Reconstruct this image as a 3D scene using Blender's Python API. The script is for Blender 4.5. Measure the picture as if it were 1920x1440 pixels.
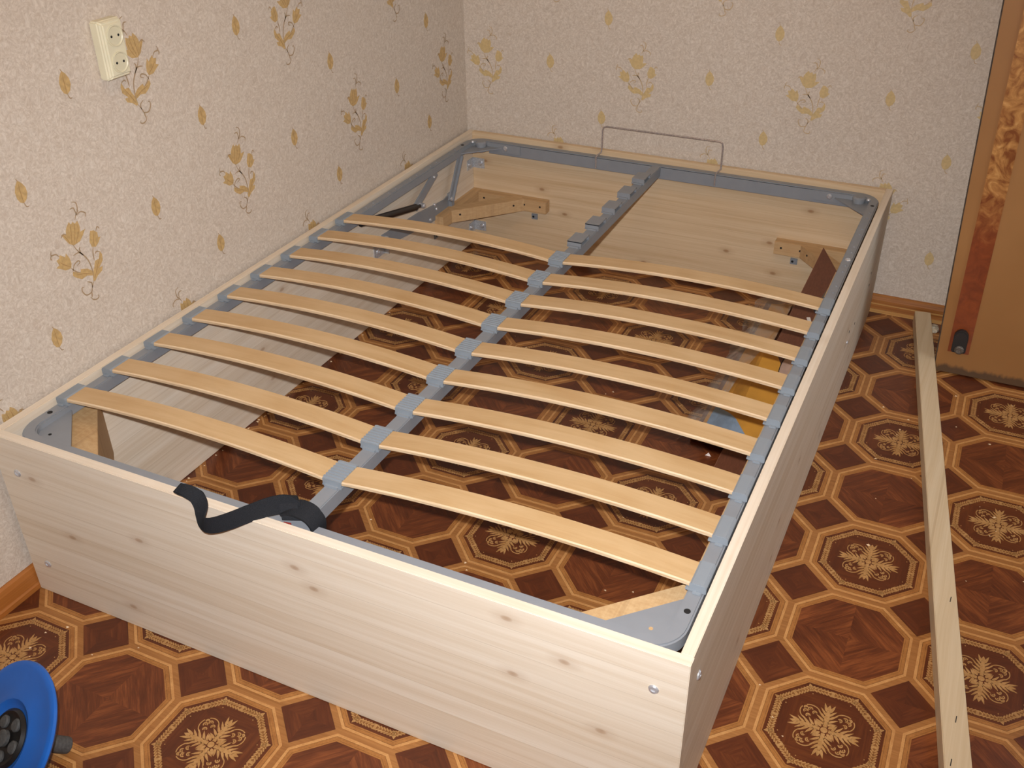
import bpy, bmesh, math, random
from mathutils import Vector, Matrix
random.seed(4)
scene = bpy.context.scene
for o in list(bpy.data.objects): bpy.data.objects.remove(o)
COL = scene.collection

# ------------------------------------------------------------------ camera, light, exposure
CAM = Vector((1.64793, -3.08222, 1.53435))
RIGHT = Vector((0.90274545, 0.43001605, -0.01169845))
DOWN = Vector((0.21878376, -0.48237433, -0.8482032))
FWD = Vector((-0.37038403, 0.76315214, -0.52954176))
cam_data = bpy.data.cameras.new('camera'); cam = bpy.data.objects.new('camera', cam_data); COL.objects.link(cam)
m = Matrix.Identity(4)
for i in range(3):
    m[i][0] = RIGHT[i]; m[i][1] = -DOWN[i]; m[i][2] = -FWD[i]; m[i][3] = CAM[i]
cam.matrix_world = m
cam_data.sensor_width = 36; cam_data.lens = 36 * 1903.35 / 1920; cam_data.clip_start = .02
scene.camera = cam

world = bpy.data.worlds.new('room_air'); scene.world = world; world.use_nodes = True
world.node_tree.nodes['Background'].inputs[0].default_value = (.9, .85, .8, 1)
world.node_tree.nodes['Background'].inputs[1].default_value = 0.02

def light(name, kind, loc, energy, color, size=.05, rot=None, to=None):
    d = bpy.data.lights.new(name, kind); d.energy = energy; d.color = color
    o = bpy.data.objects.new(name, d); COL.objects.link(o); o.location = loc
    if kind == 'AREA': d.shape = 'DISK'; d.size = size
    else: d.shadow_soft_size = size
    if to is not None: o.rotation_euler = (Vector(to) - Vector(loc)).to_track_quat('-Z', 'Y').to_euler()
    return o
# the camera's own flash, a few centimetres up and left of the lens
fl = light('camera_flash', 'SPOT', CAM - DOWN * .062 - RIGHT * .03, 205, (.98, 1, 1.05), .012, to=CAM - DOWN * .062 - RIGHT * .03 + FWD)
fl.data.spot_size = math.radians(94); fl.data.spot_blend = 1
# the room's warm ceiling lamp and an added cool daylight fill for the bed's right face, set at the unseen doorway
light('ceiling_lamp', 'AREA', (1.2, -1.75, 2.1), 11, (1, .66, .36), .5, to=(1.2, -1.75, 3))   # uplighter bowl under the ceiling
hd = light('daylight_fill', 'AREA', (2.60, -.705, 1.02), 7.5, (.84, .92, 1), .8, to=(1.4, -.80, .6))
hd.data.shape = 'RECTANGLE'; hd.data.size = .78; hd.data.size_y = 1.9

scene.view_settings.view_transform = 'Standard'; scene.view_settings.look = 'None'
scene.view_settings.gamma = 1; scene.view_settings.use_curve_mapping = False
scene.view_settings.exposure = 0.0

# ------------------------------------------------------------------ materials
def lin(c): return tuple(((v / 255) / 12.92 if v / 255 <= .04045 else ((v / 255 + .055) / 1.055) ** 2.4) for v in c) + (1,)
class Mat:
    def __init__(s, name, rough=.5, metal=0, spec=.5):
        s.m = bpy.data.materials.new(name); s.m.use_nodes = True; s.t = s.m.node_tree; s.b = s.t.nodes['Principled BSDF']
        s.b.inputs['Roughness'].default_value = rough; s.b.inputs['Metallic'].default_value = metal
        s.b.inputs['Specular IOR Level'].default_value = spec
    def n(s, ty, **kw):
        x = s.t.nodes.new(ty)
        for k, v in kw.items(): setattr(x, k, v)
        return x
    def set(s, sock, v):
        if isinstance(v, bpy.types.NodeSocket): s.t.links.new(v, sock)
        elif v is not None: sock.default_value = v
    def math(s, op, a, b=None, c=None, clamp=False):
        x = s.n('ShaderNodeMath', operation=op, use_clamp=clamp)
        for i, v in enumerate((a, b, c)):
            if v is not None: s.set(x.inputs[i], v)
        return x.outputs[0]
    def coord(s, which='Object'): return s.n('ShaderNodeTexCoord').outputs[which]
    def map(s, vec, scale=(1, 1, 1), rot=(0, 0, 0), loc=(0, 0, 0)):
        x = s.n('ShaderNodeMapping'); s.set(x.inputs[0], vec); x.inputs[1].default_value = loc; x.inputs[2].default_value = rot; x.inputs[3].default_value = scale
        return x.outputs[0]
    def sep(s, vec):
        x = s.n('ShaderNodeSeparateXYZ'); s.set(x.inputs[0], vec); return x.outputs
    def comb(s, a=0, b=0, c=0):
        x = s.n('ShaderNodeCombineXYZ')
        for i, v in enumerate((a, b, c)): s.set(x.inputs[i], v)
        return x.outputs[0]
    def vadd(s, a, b):
        x = s.n('ShaderNodeVectorMath', operation='ADD'); s.set(x.inputs[0], a); s.set(x.inputs[1], b); return x.outputs[0]
    def noise(s, vec, scale=5, detail=3, rough=.5, dist=0):
        x = s.n('ShaderNodeTexNoise'); s.set(x.inputs['Vector'], vec); x.inputs['Scale'].default_value = scale
        x.inputs['Detail'].default_value = detail; x.inputs['Roughness'].default_value = rough; x.inputs['Distortion'].default_value = dist
        return x.outputs[0]
    def white(s, v):
        x = s.n('ShaderNodeTexWhiteNoise', noise_dimensions='3D'); s.set(x.inputs['Vector'], v); return x.outputs[0]
    def voronoi(s, vec, scale=5, rnd=1):
        x = s.n('ShaderNodeTexVoronoi', voronoi_dimensions='2D'); s.set(x.inputs['Vector'], vec); x.inputs['Scale'].default_value = scale; x.inputs['Randomness'].default_value = rnd
        return x.outputs
    def ramp(s, fac, stops, interp='LINEAR'):
        x = s.n('ShaderNodeValToRGB'); s.set(x.inputs[0], fac); x.color_ramp.interpolation = interp
        e = x.color_ramp.elements
        while len(e) > 1: e.remove(e[-1])
        for i, (p, c) in enumerate(stops):
            k = e[0] if i == 0 else e.new(p)
            k.position = p; k.color = c if len(c) == 4 else lin(c)
        return x.outputs[0]
    def mix(s, fac, a, b, mode='MIX'):
        x = s.n('ShaderNodeMix', data_type='RGBA', blend_type=mode); s.set(x.inputs[0], fac)
        s.set(x.inputs[6], lin(a) if isinstance(a, tuple) and len(a) == 3 else a); s.set(x.inputs[7], lin(b) if isinstance(b, tuple) and len(b) == 3 else b)
        return x.outputs[2]
    def color(s, c): s.set(s.b.inputs['Base Color'], lin(c) if isinstance(c, tuple) and len(c) == 3 else c); return s
    def bump(s, h, strength=.3, dist=.001):
        x = s.n('ShaderNodeBump'); x.inputs['Strength'].default_value = strength; x.inputs['Distance'].default_value = dist
        s.set(x.inputs['Height'], h); s.set(s.b.inputs['Normal'], x.outputs[0])
    def rnd(s): return s.n('ShaderNodeObjectInfo').outputs['Random']

def plain(name, c, rough=.5, metal=0, var=.06, scale=40, spec=.5, bump=0):
    k = Mat(name, rough, metal, spec)
    v = k.noise(k.coord(), scale, 3)
    lo = tuple(max(0, x * (1 - var)) for x in c); hi = tuple(min(255, x * (1 + var)) for x in c)
    k.color(k.ramp(v, [(.3, lo), (.7, hi)]))
    if bump: k.bump(v, bump, .001)
    return k.m

def pine(name, along, across, light_c=(228, 214, 194), dark_c=(206, 184, 156), strip=.052, knots=True, rough=.55, kstr=.62, keepv=.62):
    """glued pine panel: strips, long grain, sparse knots; along / across are axis indices of the board"""
    k = Mat(name, rough, 0, .35)
    xyz = k.sep(k.coord())
    u, v = xyz[along], xyz[across]
    third = xyz[3 - along - across]
    rn = k.math('MULTIPLY', k.rnd(), 37.0)
    wob = k.math('MULTIPLY', k.noise(k.comb(u, v, rn), 3, 2), .02)
    vv = k.math('ADD', v, wob)
    sid = k.math('FLOOR', k.math('DIVIDE', k.math('ADD', v, .003), strip))
    tone = k.white(k.comb(sid, 3.3, rn))
    g1 = k.noise(k.comb(k.math('MULTIPLY', u, 1.6), k.math('MULTIPLY', vv, 70), k.math('ADD', k.math('MULTIPLY', third, 150), k.math('MULTIPLY', tone, 9))), 1, 4, .6)
    g2 = k.noise(k.comb(k.math('MULTIPLY', u, 3), k.math('MULTIPLY', vv, 260), tone), 1, 3, .7)
    t = k.math('ADD', k.math('MULTIPLY', g1, .58), k.math('ADD', k.math('MULTIPLY', g2, .30), k.math('MULTIPLY', tone, .12)))
    mid = tuple((a + b) / 2 for a, b in zip(light_c, dark_c))
    c = k.ramp(t, [(.28, dark_c), (.46, mid), (.66, light_c)])
    edge = k.math('ABSOLUTE', k.math('SUBTRACT', k.math('FRACT', k.math('DIVIDE', k.math('ADD', v, .003), strip)), .5))
    c = k.mix(k.math('MULTIPLY', k.math('GREATER_THAN', edge, .486), .22), c, (150, 118, 82))
    if knots:
        vo = k.voronoi(k.comb(k.math('ADD', k.math('MULTIPLY', u, 4.2), rn), k.math('MULTIPLY', vv, 8.0), 0), 1, 1)
        d = vo[0]
        kn = k.ramp(d, [(.0, (1, 1, 1, 1)), (.03, (.8, .8, .8, 1)), (.05, (.28, .28, .28, 1)), (.15, (0, 0, 0, 1))])
        keep = k.math('GREATER_THAN', k.white(vo[2]), keepv)
        c = k.mix(k.math('MULTIPLY', k.math('MULTIPLY', kn, keep), kstr), c, (150, 108, 70))
    k.color(c); k.bump(g1, .12, .0006)
    return k.m

M_PINE_X = pine('pine_panel_along_x', 0, 2)
M_PINE_H = pine('knotty_pine_panel', 0, 2, (220, 196, 162), (196, 164, 124), kstr=.85, keepv=.30)
M_PINE_Y = pine('pine_panel_along_y', 1, 2)
M_BAT = pine('planed_pine_batten', 1, 0, (212, 192, 160), (192, 166, 128), strip=.2, knots=False)
M_BLOCK = pine('pine_block', 0, 1, (204, 170, 126), (178, 140, 96), strip=.3, knots=False)
M_BLOCKY = pine('pine_block_y', 1, 0, (204, 170, 126), (178, 140, 96), strip=.3, knots=False)
M_POST = pine('pine_post', 2, 0, (206, 174, 130), (178, 140, 94), strip=.3, knots=True)

def birch(name, a, b):
    k = Mat(name, .42, 0, .45)
    co = k.vadd(k.coord(), k.comb(k.math('MULTIPLY', k.rnd(), 13), k.math('MULTIPLY', k.rnd(), 5), 0))
    g = k.noise(k.map(co, (4, 40, 4)), 1.0, 4, .6, .6); h = k.noise(co, 9, 2)
    f = k.noise(k.map(co, (20, 500, 20)), 1, 2)
    t = k.math('ADD', k.math('MULTIPLY', g, .55), k.math('ADD', k.math('MULTIPLY', h, .35), k.math('MULTIPLY', f, .1)))
    k.color(k.ramp(t, [(.33, b), (.62, a)])); return k.m
M_BIRCH = birch('birch_slat_face', (203, 171, 127), (186, 149, 101))
M_PLY = Mat('birch_slat_edge', .6); _z = M_PLY.sep(M_PLY.coord())[2]
_n = M_PLY.noise(M_PLY.map(M_PLY.coord(), (6, 6, 300)), 1, 2)
M_PLY.color(M_PLY.ramp(_n, [(.35, (192, 158, 118)), (.65, (222, 196, 160))])); M_PLY = M_PLY.m

M_STEEL = plain('grey_painted_steel', (134, 137, 141), .42, 0, .015, 30)
M_CLIP = plain('blue_grey_plastic', (136, 143, 149), .5, 0, .015, 30)
M_ZINC = plain('zinc_plated_steel', (196, 198, 200), .3, .45, .1, 200)
M_BOLT = plain('chrome_bolt', (206, 206, 208), .28, .6, .04, 200)
M_DARK = plain('dark_hole', (24, 22, 21), .8, 0, .1)
M_BLACK = plain('black_webbing', (32, 33, 36), .85, 0, .25, 900, .2, .4)
M_BLACKM = plain('black_painted_cylinder', (34, 28, 27), .35)
M_WIRE = plain('bare_steel_wire', (168, 156, 150), .35, .35, .12, 200)
M_RED = plain('red_thread', (150, 40, 32), .8)
M_IVORY = plain('ivory_plastic', (222, 214, 184), .38, 0, .02, 20)
M_IVORYD = plain('ivory_plastic_well', (214, 206, 176), .4, 0, .02, 20)

# wallpaper ground: cream vinyl with embossed vermicular leaves
def wallpaper(name):
    k = Mat(name, .62, 0, .3)
    co = k.coord()
    w = k.noise(co, 38, 2, .5)
    co2 = k.vadd(co, k.comb(k.math('MULTIPLY', w, .035), k.math('MULTIPLY', w, .035), k.math('MULTIPLY', k.noise(co, 31, 1), .04)))
    a = k.noise(co2, 62, 2.5, .55, .9)
    line = k.math('ABSOLUTE', k.math('SUBTRACT', a, .5))
    l1 = k.ramp(line, [(.0, (1, 1, 1, 1)), (.035, (.35, .35, .35, 1)), (.09, (0, 0, 0, 1))])
    b = k.noise(co2, 150, 2, .6, .6)
    base = k.ramp(b, [(.3, (194, 179, 162)), (.7, (218, 206, 191))])
    c = k.mix(k.math('MULTIPLY', l1, .40), base, (178, 158, 140))
    k.color(c)
    k.bump(k.math('ADD', k.math('MULTIPLY', l1, -.6), b), .25, .0008)
    return k.m
M_PAPER = wallpaper('cream_embossed_wallpaper')
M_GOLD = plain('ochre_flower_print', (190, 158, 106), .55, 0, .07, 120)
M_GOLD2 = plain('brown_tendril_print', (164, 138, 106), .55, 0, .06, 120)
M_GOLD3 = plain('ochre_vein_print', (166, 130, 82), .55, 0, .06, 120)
M_CEIL = plain('white_ceiling_paint', (238, 234, 226), .8, 0, .01, 8)

def stripwood(name, c1, c2, axis, rough=.4):
    k = Mat(name, rough, 0, .4); xyz = k.sep(k.coord())
    v = [6, 6, 6]; 
    sc = [260, 260, 260]; sc[axis] = 5
    g = k.noise(k.map(k.coord(), tuple(sc)), 1, 4, .6); h = k.noise(k.coord(), 7, 2)
    k.color(k.ramp(k.math('ADD', k.math('MULTIPLY', g, .7), k.math('MULTIPLY', h, .3)), [(.3, c2), (.7, c1)])); return k.m
M_BASE_L = stripwood('orange_brown_baseboard', (178, 112, 52), (150, 88, 36), 1)
M_BASE_B = stripwood('striped_brown_baseboard', (178, 116, 58), (116, 66, 28), 0)
M_BASE_B2 = stripwood('light_baseboard_bead', (206, 158, 94), (168, 116, 60), 0)

# linoleum inlay
M_TAN = stripwood('tan_inlay', (172, 118, 66), (136, 86, 42), 0, .38)
def ringwood(name, c1, c2):
    k = Mat(name, .38, 0, .4); xyz = k.sep(k.coord())
    g = k.noise(k.coord(), 260, 3, .6); h = k.noise(k.map(k.coord(), (40, 40, 1)), 1, 2)
    k.color(k.ramp(k.math('ADD', k.math('MULTIPLY', g, .5), k.math('MULTIPLY', h, .5)), [(.35, c2), (.65, c1)])); return k.m
M_TAN2 = ringwood('amber_inlay_band', (174, 118, 62), (144, 92, 46))
M_PALE = ringwood('pale_inlay_line', (202, 150, 92), (178, 124, 70))
def bookmatch(name, c1, c2, c3, diag=True):
    k = Mat(name, .36, 0, .45); xyz = k.sep(k.coord())
    x, y = xyz[0], xyz[1]
    if diag:
        p = k.math('MULTIPLY', k.math('ADD', x, y), .7071); q = k.math('MULTIPLY', k.math('SUBTRACT', x, y), .7071)
    else: p, q = x, y
    ap, aq = k.math('ABSOLUTE', p), k.math('ABSOLUTE', q)
    sel = k.math('GREATER_THAN', ap, aq)
    d = k.math('MAXIMUM', ap, aq); e = k.math('ADD', k.math('MULTIPLY', sel, q), k.math('MULTIPLY', k.math('SUBTRACT', 1.0, sel), p))
    side = k.math('ADD', k.math('MULTIPLY', sel, k.math('SIGN', p)), k.math('MULTIPLY', k.math('SUBTRACT', 1.0, sel), k.math('MULTIPLY', k.math('SIGN', q), 2.2)))
    seed = k.math('ADD', k.math('MULTIPLY', side, 3.1), k.math('MULTIPLY', k.rnd(), 60))
    g = k.noise(k.comb(k.math('MULTIPLY', d, 130), k.math('MULTIPLY', e, 11), seed), 1, 4, .65, .5)
    f = k.noise(k.comb(k.math('MULTIPLY', d, 620), k.math('MULTIPLY', e, 30), seed), 1, 2, .6)
    h = k.noise(k.comb(k.math('MULTIPLY', d, 22), k.math('MULTIPLY', e, 5), seed), 1, 2)
    t = k.math('ADD', k.math('MULTIPLY', g, .45), k.math('ADD', k.math('MULTIPLY', f, .2), k.math('MULTIPLY', h, .35)))
    k.color(k.ramp(t, [(.33, c3), (.5, c2), (.68, c1)])); return k.m
M_WALNUT = bookmatch('bookmatched_walnut_print', (146, 82, 42), (100, 50, 25), (66, 30, 15))
M_WALNUT2 = bookmatch('walnut_diamond_print', (114, 60, 30), (88, 42, 21), (68, 32, 17))
M_MEDBG = bookmatch('medallion_ground_print', (112, 60, 28), (88, 42, 20), (68, 32, 16), False)
M_ORN = ringwood('gilt_ornament_print', (186, 142, 90), (156, 112, 62))
M_BRB = ringwood('braid_ground_print', (140, 92, 48), (112, 70, 34))
M_ORN2 = ringwood('gilt_braid_print', (184, 140, 88), (152, 108, 60))

# ------------------------------------------------------------------ mesh helpers
class MB:
    def __init__(s): s.v = []; s.f = []; s.mi = []
    def add(s, vs, fs, mi=0):
        b = len(s.v); s.v += [tuple(x) for x in vs]; s.f += [tuple(b + i for i in q) for q in fs]; s.mi += [mi] * len(fs); return s
    def box(s, x0, x1, y0, y1, z0, z1, mi=0):
        return s.add([(x0, y0, z0), (x1, y0, z0), (x1, y1, z0), (x0, y1, z0), (x0, y0, z1), (x1, y0, z1), (x1, y1, z1), (x0, y1, z1)],
                     [(0, 3, 2, 1), (4, 5, 6, 7), (0, 1, 5, 4), (1, 2, 6, 5), (2, 3, 7, 6), (3, 0, 4, 7)], mi)
    def prism(s, poly, z0, z1, mi=0, f=lambda x, y, z: (x, y, z), bottom=True):
        n = len(poly)
        a = sum(poly[i][0] * poly[(i + 1) % n][1] - poly[(i + 1) % n][0] * poly[i][1] for i in range(n))
        if a < 0: poly = poly[::-1]
        vs = [f(x, y, z0) for x, y in poly] + [f(x, y, z1) for x, y in poly]
        fs = [tuple(range(n, 2 * n))] + [(i, (i + 1) % n, n + (i + 1) % n, n + i) for i in range(n)]
        if bottom: fs.append(tuple(range(n - 1, -1, -1)))
        return s.add(vs, fs, mi)
    def ring(s, outer, inner, z0, z1, mi=0):
        n = len(outer)
        vs = [(x, y, z0) for x, y in outer] + [(x, y, z1) for x, y in outer] + [(x, y, z0) for x, y in inner] + [(x, y, z1) for x, y in inner]
        fs = []
        for i in range(n):
            j = (i + 1) % n
            fs += [(i, j, n + j, n + i), (n + i, n + j, 3 * n + j, 3 * n + i), (3 * n + i, 3 * n + j, 2 * n + j, 2 * n + i), (2 * n + i, 2 * n + j, j, i)]
        return s.add(vs, fs, mi)
    def tube(s, path, r, seg=10, mi=0, cap=True, closed=False):
        P = [Vector(q) for q in path]; n = len(P); rings = []
        for i, q in enumerate(P):
            if closed: t = P[(i + 1) % n] - P[i - 1]
            else: t = P[min(i + 1, n - 1)] - P[max(i - 1, 0)]
            t.normalize()
            if i == 0:
                up = Vector((0, 0, 1)) if abs(t.z) < .9 else Vector((1, 0, 0))
            a = up - t * up.dot(t); a.normalize(); up = a; b = t.cross(a)
            rr = r[i] if isinstance(r, (list, tuple)) else r
            rings.append([q + (a * math.cos(2 * math.pi * k / seg) + b * math.sin(2 * math.pi * k / seg)) * rr for k in range(seg)])
        vs = [p for g in rings for p in g]; fs = []
        for i in range(n if closed else n - 1):
            j = (i + 1) % n
            for k in range(seg):
                l = (k + 1) % seg; fs.append((i * seg + k, i * seg + l, j * seg + l, j * seg + k))
        if cap and not closed: fs += [tuple(range(seg - 1, -1, -1)), tuple((n - 1) * seg + k for k in range(seg))]
        return s.add(vs, fs, mi)
    def lathe(s, prof, c, axis, seg=32, mi=0):
        """prof: list of (radius, height along axis)"""
        ax = Vector(axis).normalized(); u = Vector((0, 0, 1)) if abs(ax.z) < .9 else Vector((1, 0, 0))
        a = (u - ax * u.dot(ax)).normalized(); b = ax.cross(a); c = Vector(c); vs = []; fs = []; n = len(prof)
        for r, h in prof:
            for k in range(seg):
                w = 2 * math.pi * k / seg; vs.append(c + ax * h + (a * math.cos(w) + b * math.sin(w)) * max(r, 1e-5))
        for i in range(n - 1):
            for k in range(seg):
                l = (k + 1) % seg; fs.append((i * seg + k, i * seg + l, (i + 1) * seg + l, (i + 1) * seg + k))
        fs += [tuple(range(seg - 1, -1, -1)), tuple((n - 1) * seg + k for k in range(seg))]
        return s.add(vs, fs, mi)
    def obb(s, p0, p1, w, h, up=(0, 0, 1), mi=0):
        """bar from p0 to p1, width w sideways, height h along up, centred"""
        p0, p1 = Vector(p0), Vector(p1); t = (p1 - p0).normalized(); u = Vector(up); u = (u - t * u.dot(t)).normalized(); r = t.cross(u)
        vs = [p + r * (sx * w / 2) + u * (sz * h / 2) for p in (p0, p1) for sz in (-1, 1) for sx in (-1, 1)]
        return s.add(vs, [(0, 1, 3, 2), (4, 6, 7, 5), (0, 4, 5, 1), (2, 3, 7, 6), (0, 2, 6, 4), (1, 5, 7, 3)], mi)
    def mesh(s, name, mats, smooth=False, bevel=0, shift=None):
        me = bpy.data.meshes.new(name)
        vs = s.v if shift is None else [(x - shift[0], y - shift[1], z - shift[2]) for x, y, z in s.v]
        me.from_pydata(vs, [], s.f)
        for mt in (mats if isinstance(mats, (list, tuple)) else [mats]): me.materials.append(mt)
        me.polygons.foreach_set('material_index', s.mi)
        bm = bmesh.new(); bm.from_mesh(me)
        bmesh.ops.recalc_face_normals(bm, faces=bm.faces)
        if bevel:
            es = [e for e in bm.edges if len(e.link_faces) == 2 and e.calc_face_angle(0) > .6]
            bmesh.ops.bevel(bm, geom=es, offset=bevel, segments=2, affect='EDGES', clamp_overlap=True)
        bm.to_mesh(me); bm.free()
        if smooth:
            for p in me.polygons: p.use_smooth = True
            try: me.set_sharp_from_angle(angle=math.radians(35))
            except Exception: pass
        me.update(); return me

def bbox_base(mb):
    xs, ys, zs = zip(*mb.v); return ((min(xs) + max(xs)) / 2, (min(ys) + max(ys)) / 2, min(zs))
def wloc(o):
    v = Vector(o.location); 
    while o.parent: o = o.parent; v = v + Vector(o.location)
    return v
def obj(name, me, parent=None, loc=(0, 0, 0), label=None):
    o = bpy.data.objects.new(name, me); COL.objects.link(o)
    if parent is not None:
        o.parent = parent; o.location = Vector(loc) - wloc(parent)
    else: o.location = loc
    if label: o['label'] = label
    return o
def part(name, mb, mats, parent=None, smooth=False, bevel=0, label=None):
    sh = bbox_base(mb); return obj(name, mb.mesh(name, mats, smooth, bevel, sh), parent, sh, label)
def thing(name, label, cat, loc=(0, 0, 0), group=None):
    o = bpy.data.objects.new(name, None); COL.objects.link(o); o.location = loc; o.empty_display_size = .1
    o['label'] = label; o['category'] = cat
    if group: o['group'] = group
    return o
def tag(o, label, cat, group=None):
    o['label'] = label; o['category'] = cat
    if group: o['group'] = group
    return o
def struct(o, label=None, cat=None):
    o['kind'] = 'structure'
    if label: o['label'] = label; o['category'] = cat
    return o
def spline(pts, n=6):
    P = [Vector(p) if len(p) == 3 else Vector((p[0], p[1], 0)) for p in pts]; out = []
    for i in range(len(P) - 1):
        a, b, c, d = P[max(i - 1, 0)], P[i], P[i + 1], P[min(i + 2, len(P) - 1)]
        for k in range(n):
            t = k / n; out.append(.5 * ((2 * b) + (c - a) * t + (2 * a - 5 * b + 4 * c - d) * t * t + (3 * b - a - 3 * c + d) * t ** 3))
    out.append(P[-1]); return out

# ------------------------------------------------------------------ dimensions (metres)
W, L, H, T = 1.4276, 2.05, .4096, .02      # bed box outside width, length, height, board thickness
WX, WY = -.015, .015                        # left wall plane, back wall plane
XR, YF, ZC = 2.47, -3.45, 2.5               # right wall, wall behind the camera, ceiling
Z0 = -.0012                                 # underside level of the printed inlay

# ------------------------------------------------------------------ room shell
wall_left = struct(part('wall_left', MB().box(WX - .1, WX, YF, WY + .1, Z0, ZC), M_PAPER), 'cream floral wallpapered wall along the side of the bed', 'wall')
wall_back = struct(part('wall_back', MB().box(WX, XR, WY, WY + .1, Z0, ZC), M_PAPER), 'cream floral wallpapered wall at the head of the bed', 'wall')
mb = MB(); DY0, DY1, DZ = -1.12, -.29, 2.02
mb.box(XR, XR + .1, DY1, WY + .1, Z0, ZC); mb.box(XR, XR + .1, YF, DY0, Z0, ZC); mb.box(XR, XR + .1, DY0, DY1, DZ, ZC)
struct(part('wall_right', mb, M_PAPER), 'wallpapered wall with the doorway', 'wall')
struct(part('wall_front', MB().box(WX - .1, XR + .1, YF - .1, YF, Z0, ZC), M_PAPER), 'wallpapered wall behind the photographer', 'wall')
struct(part('ceiling', MB().box(WX - .1, XR + .1, YF - .1, WY + .1, ZC, ZC + .05), M_CEIL), 'white painted ceiling', 'ceiling')
floor = struct(part('floor', MB().box(WX, XR + .1, YF, WY, -.05, Z0), M_TAN), 'linoleum floor printed as inlaid parquet of octagons and medallions', 'floor')

# baseboards
def baseboard_prof(h): return [(0, 0), (.015, 0), (.015, h * .2), (.011, h * .26), (.011, h * .7), (.008, h * .92), (.003, h), (0, h)]
mb = MB(); mb.prism(baseboard_prof(.058), YF, WY - .016, f=lambda x, y, z: (WX + x, z, y))
struct(part('baseboard_left', mb, M_BASE_L, smooth=False), 'orange-brown baseboard under the side wall', 'baseboard')
mb = MB(); mb.prism(baseboard_prof(.058), WX, XR, f=lambda x, y, z: (z, WY - x, y))
bb = struct(part('baseboard_back', mb, M_BASE_B), 'striped wooden baseboard under the head wall', 'baseboard')
mb = MB(); mb.box(WX + .016, XR, WY - .0185, WY - .0151, .0, .012); part('bead', mb, M_BASE_B2, bb)
mb = MB(); mb.box(WX + .016, XR, WY - .0125, WY - .0112, .026, .030); part('groove_line', mb, M_BASE_B2, bb)

# ------------------------------------------------------------------ floor inlay
PX, PY, CX0, CY0 = .2512, .2512, 1.6135, -1.2165
def octo(hw, c): return [(c, -hw), (hw, -c), (hw, c), (c, hw), (-c, hw), (-hw, c), (-hw, -c), (-c, -hw)]
KC = .0535 / .1185
def oct_k(hw): return octo(hw, hw * .455)
def clip_poly(poly, x0, x1, y0, y1):
    for ax, val, sg in ((0, x0, 1), (0, x1, -1), (1, y0, 1), (1, y1, -1)):
        out = []; n = len(poly)
        for i in range(n):
            a, b = poly[i], poly[(i + 1) % n]; da, db = (a[ax] - val) * sg, (b[ax] - val) * sg
            if da >= 0: out.append(a)
            if da * db < 0:
                t = da / (da - db); out.append((a[0] + (b[0] - a[0]) * t, a[1] + (b[1] - a[1]) * t))
        poly = out
        if len(poly) < 3: return []
    return poly
ZP = .0     # top of the printed pieces
def me_panel(mat, poly, name): return MB().prism(poly, Z0, ZP - .0003, bottom=False).mesh(name, mat)
def ring_quads(ho, hi):
    o, i_ = oct_k(ho), oct_k(hi); return [[o[k], o[(k + 1) % 8], i_[(k + 1) % 8], i_[k]] for k in range(8)]
def me_border(cl=None):
    mb = MB()
    for mi, (ho, hi, z) in enumerate(((.1190, .1135, -.0002), (.1125, .1066, -.0001), (.1135, .1125, -.0003), (.1066, .1058, -.0003), (.1058, .1030, -.0001))):
        for q in ring_quads(ho, hi):
            if cl: q = clip_poly(q, *cl)
            if q: mb.prism(q, Z0, z, (0, 1, 2, 2, 1)[mi], bottom=False)
    return mb.mesh('inlay_border', [M_PALE, M_TAN2, M_BRB]) if mb.v else None
def teardrop(mb, x, y, ang, ln, wd, z0, z1, bend=0):
    up = []; lo = []
    for k in range(7):
        t = k / 6; w = wd * (math.sin(math.pi * (t ** .65))) * .5 + 1e-4
        px = t * ln; py = bend * t * t
        up.append((px, py + w)); lo.append((px, py - w))
    ca, sa = math.cos(ang), math.sin(ang)
    poly = [(x + a * ca - b * sa, y + a * sa + b * ca) for a, b in lo + up[::-1][1:-1]]
    mb.prism(poly, z0, z1, bottom=False)
def arc_band(mb, cx, cy, r, a0, a1, w, z0, z1, n=12):
    for k in range(n):
        t0 = a0 + (a1 - a0) * k / n; t1 = a0 + (a1 - a0) * (k + 1) / n
        mb.prism([(cx + (r + s * w / 2) * math.cos(t), cy + (r + s * w / 2) * math.sin(t)) for t, s in ((t0, -1), (t0, 1), (t1, 1), (t1, -1))], z0, z1, bottom=False)
ZO = (-.0004, .0003)
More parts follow.
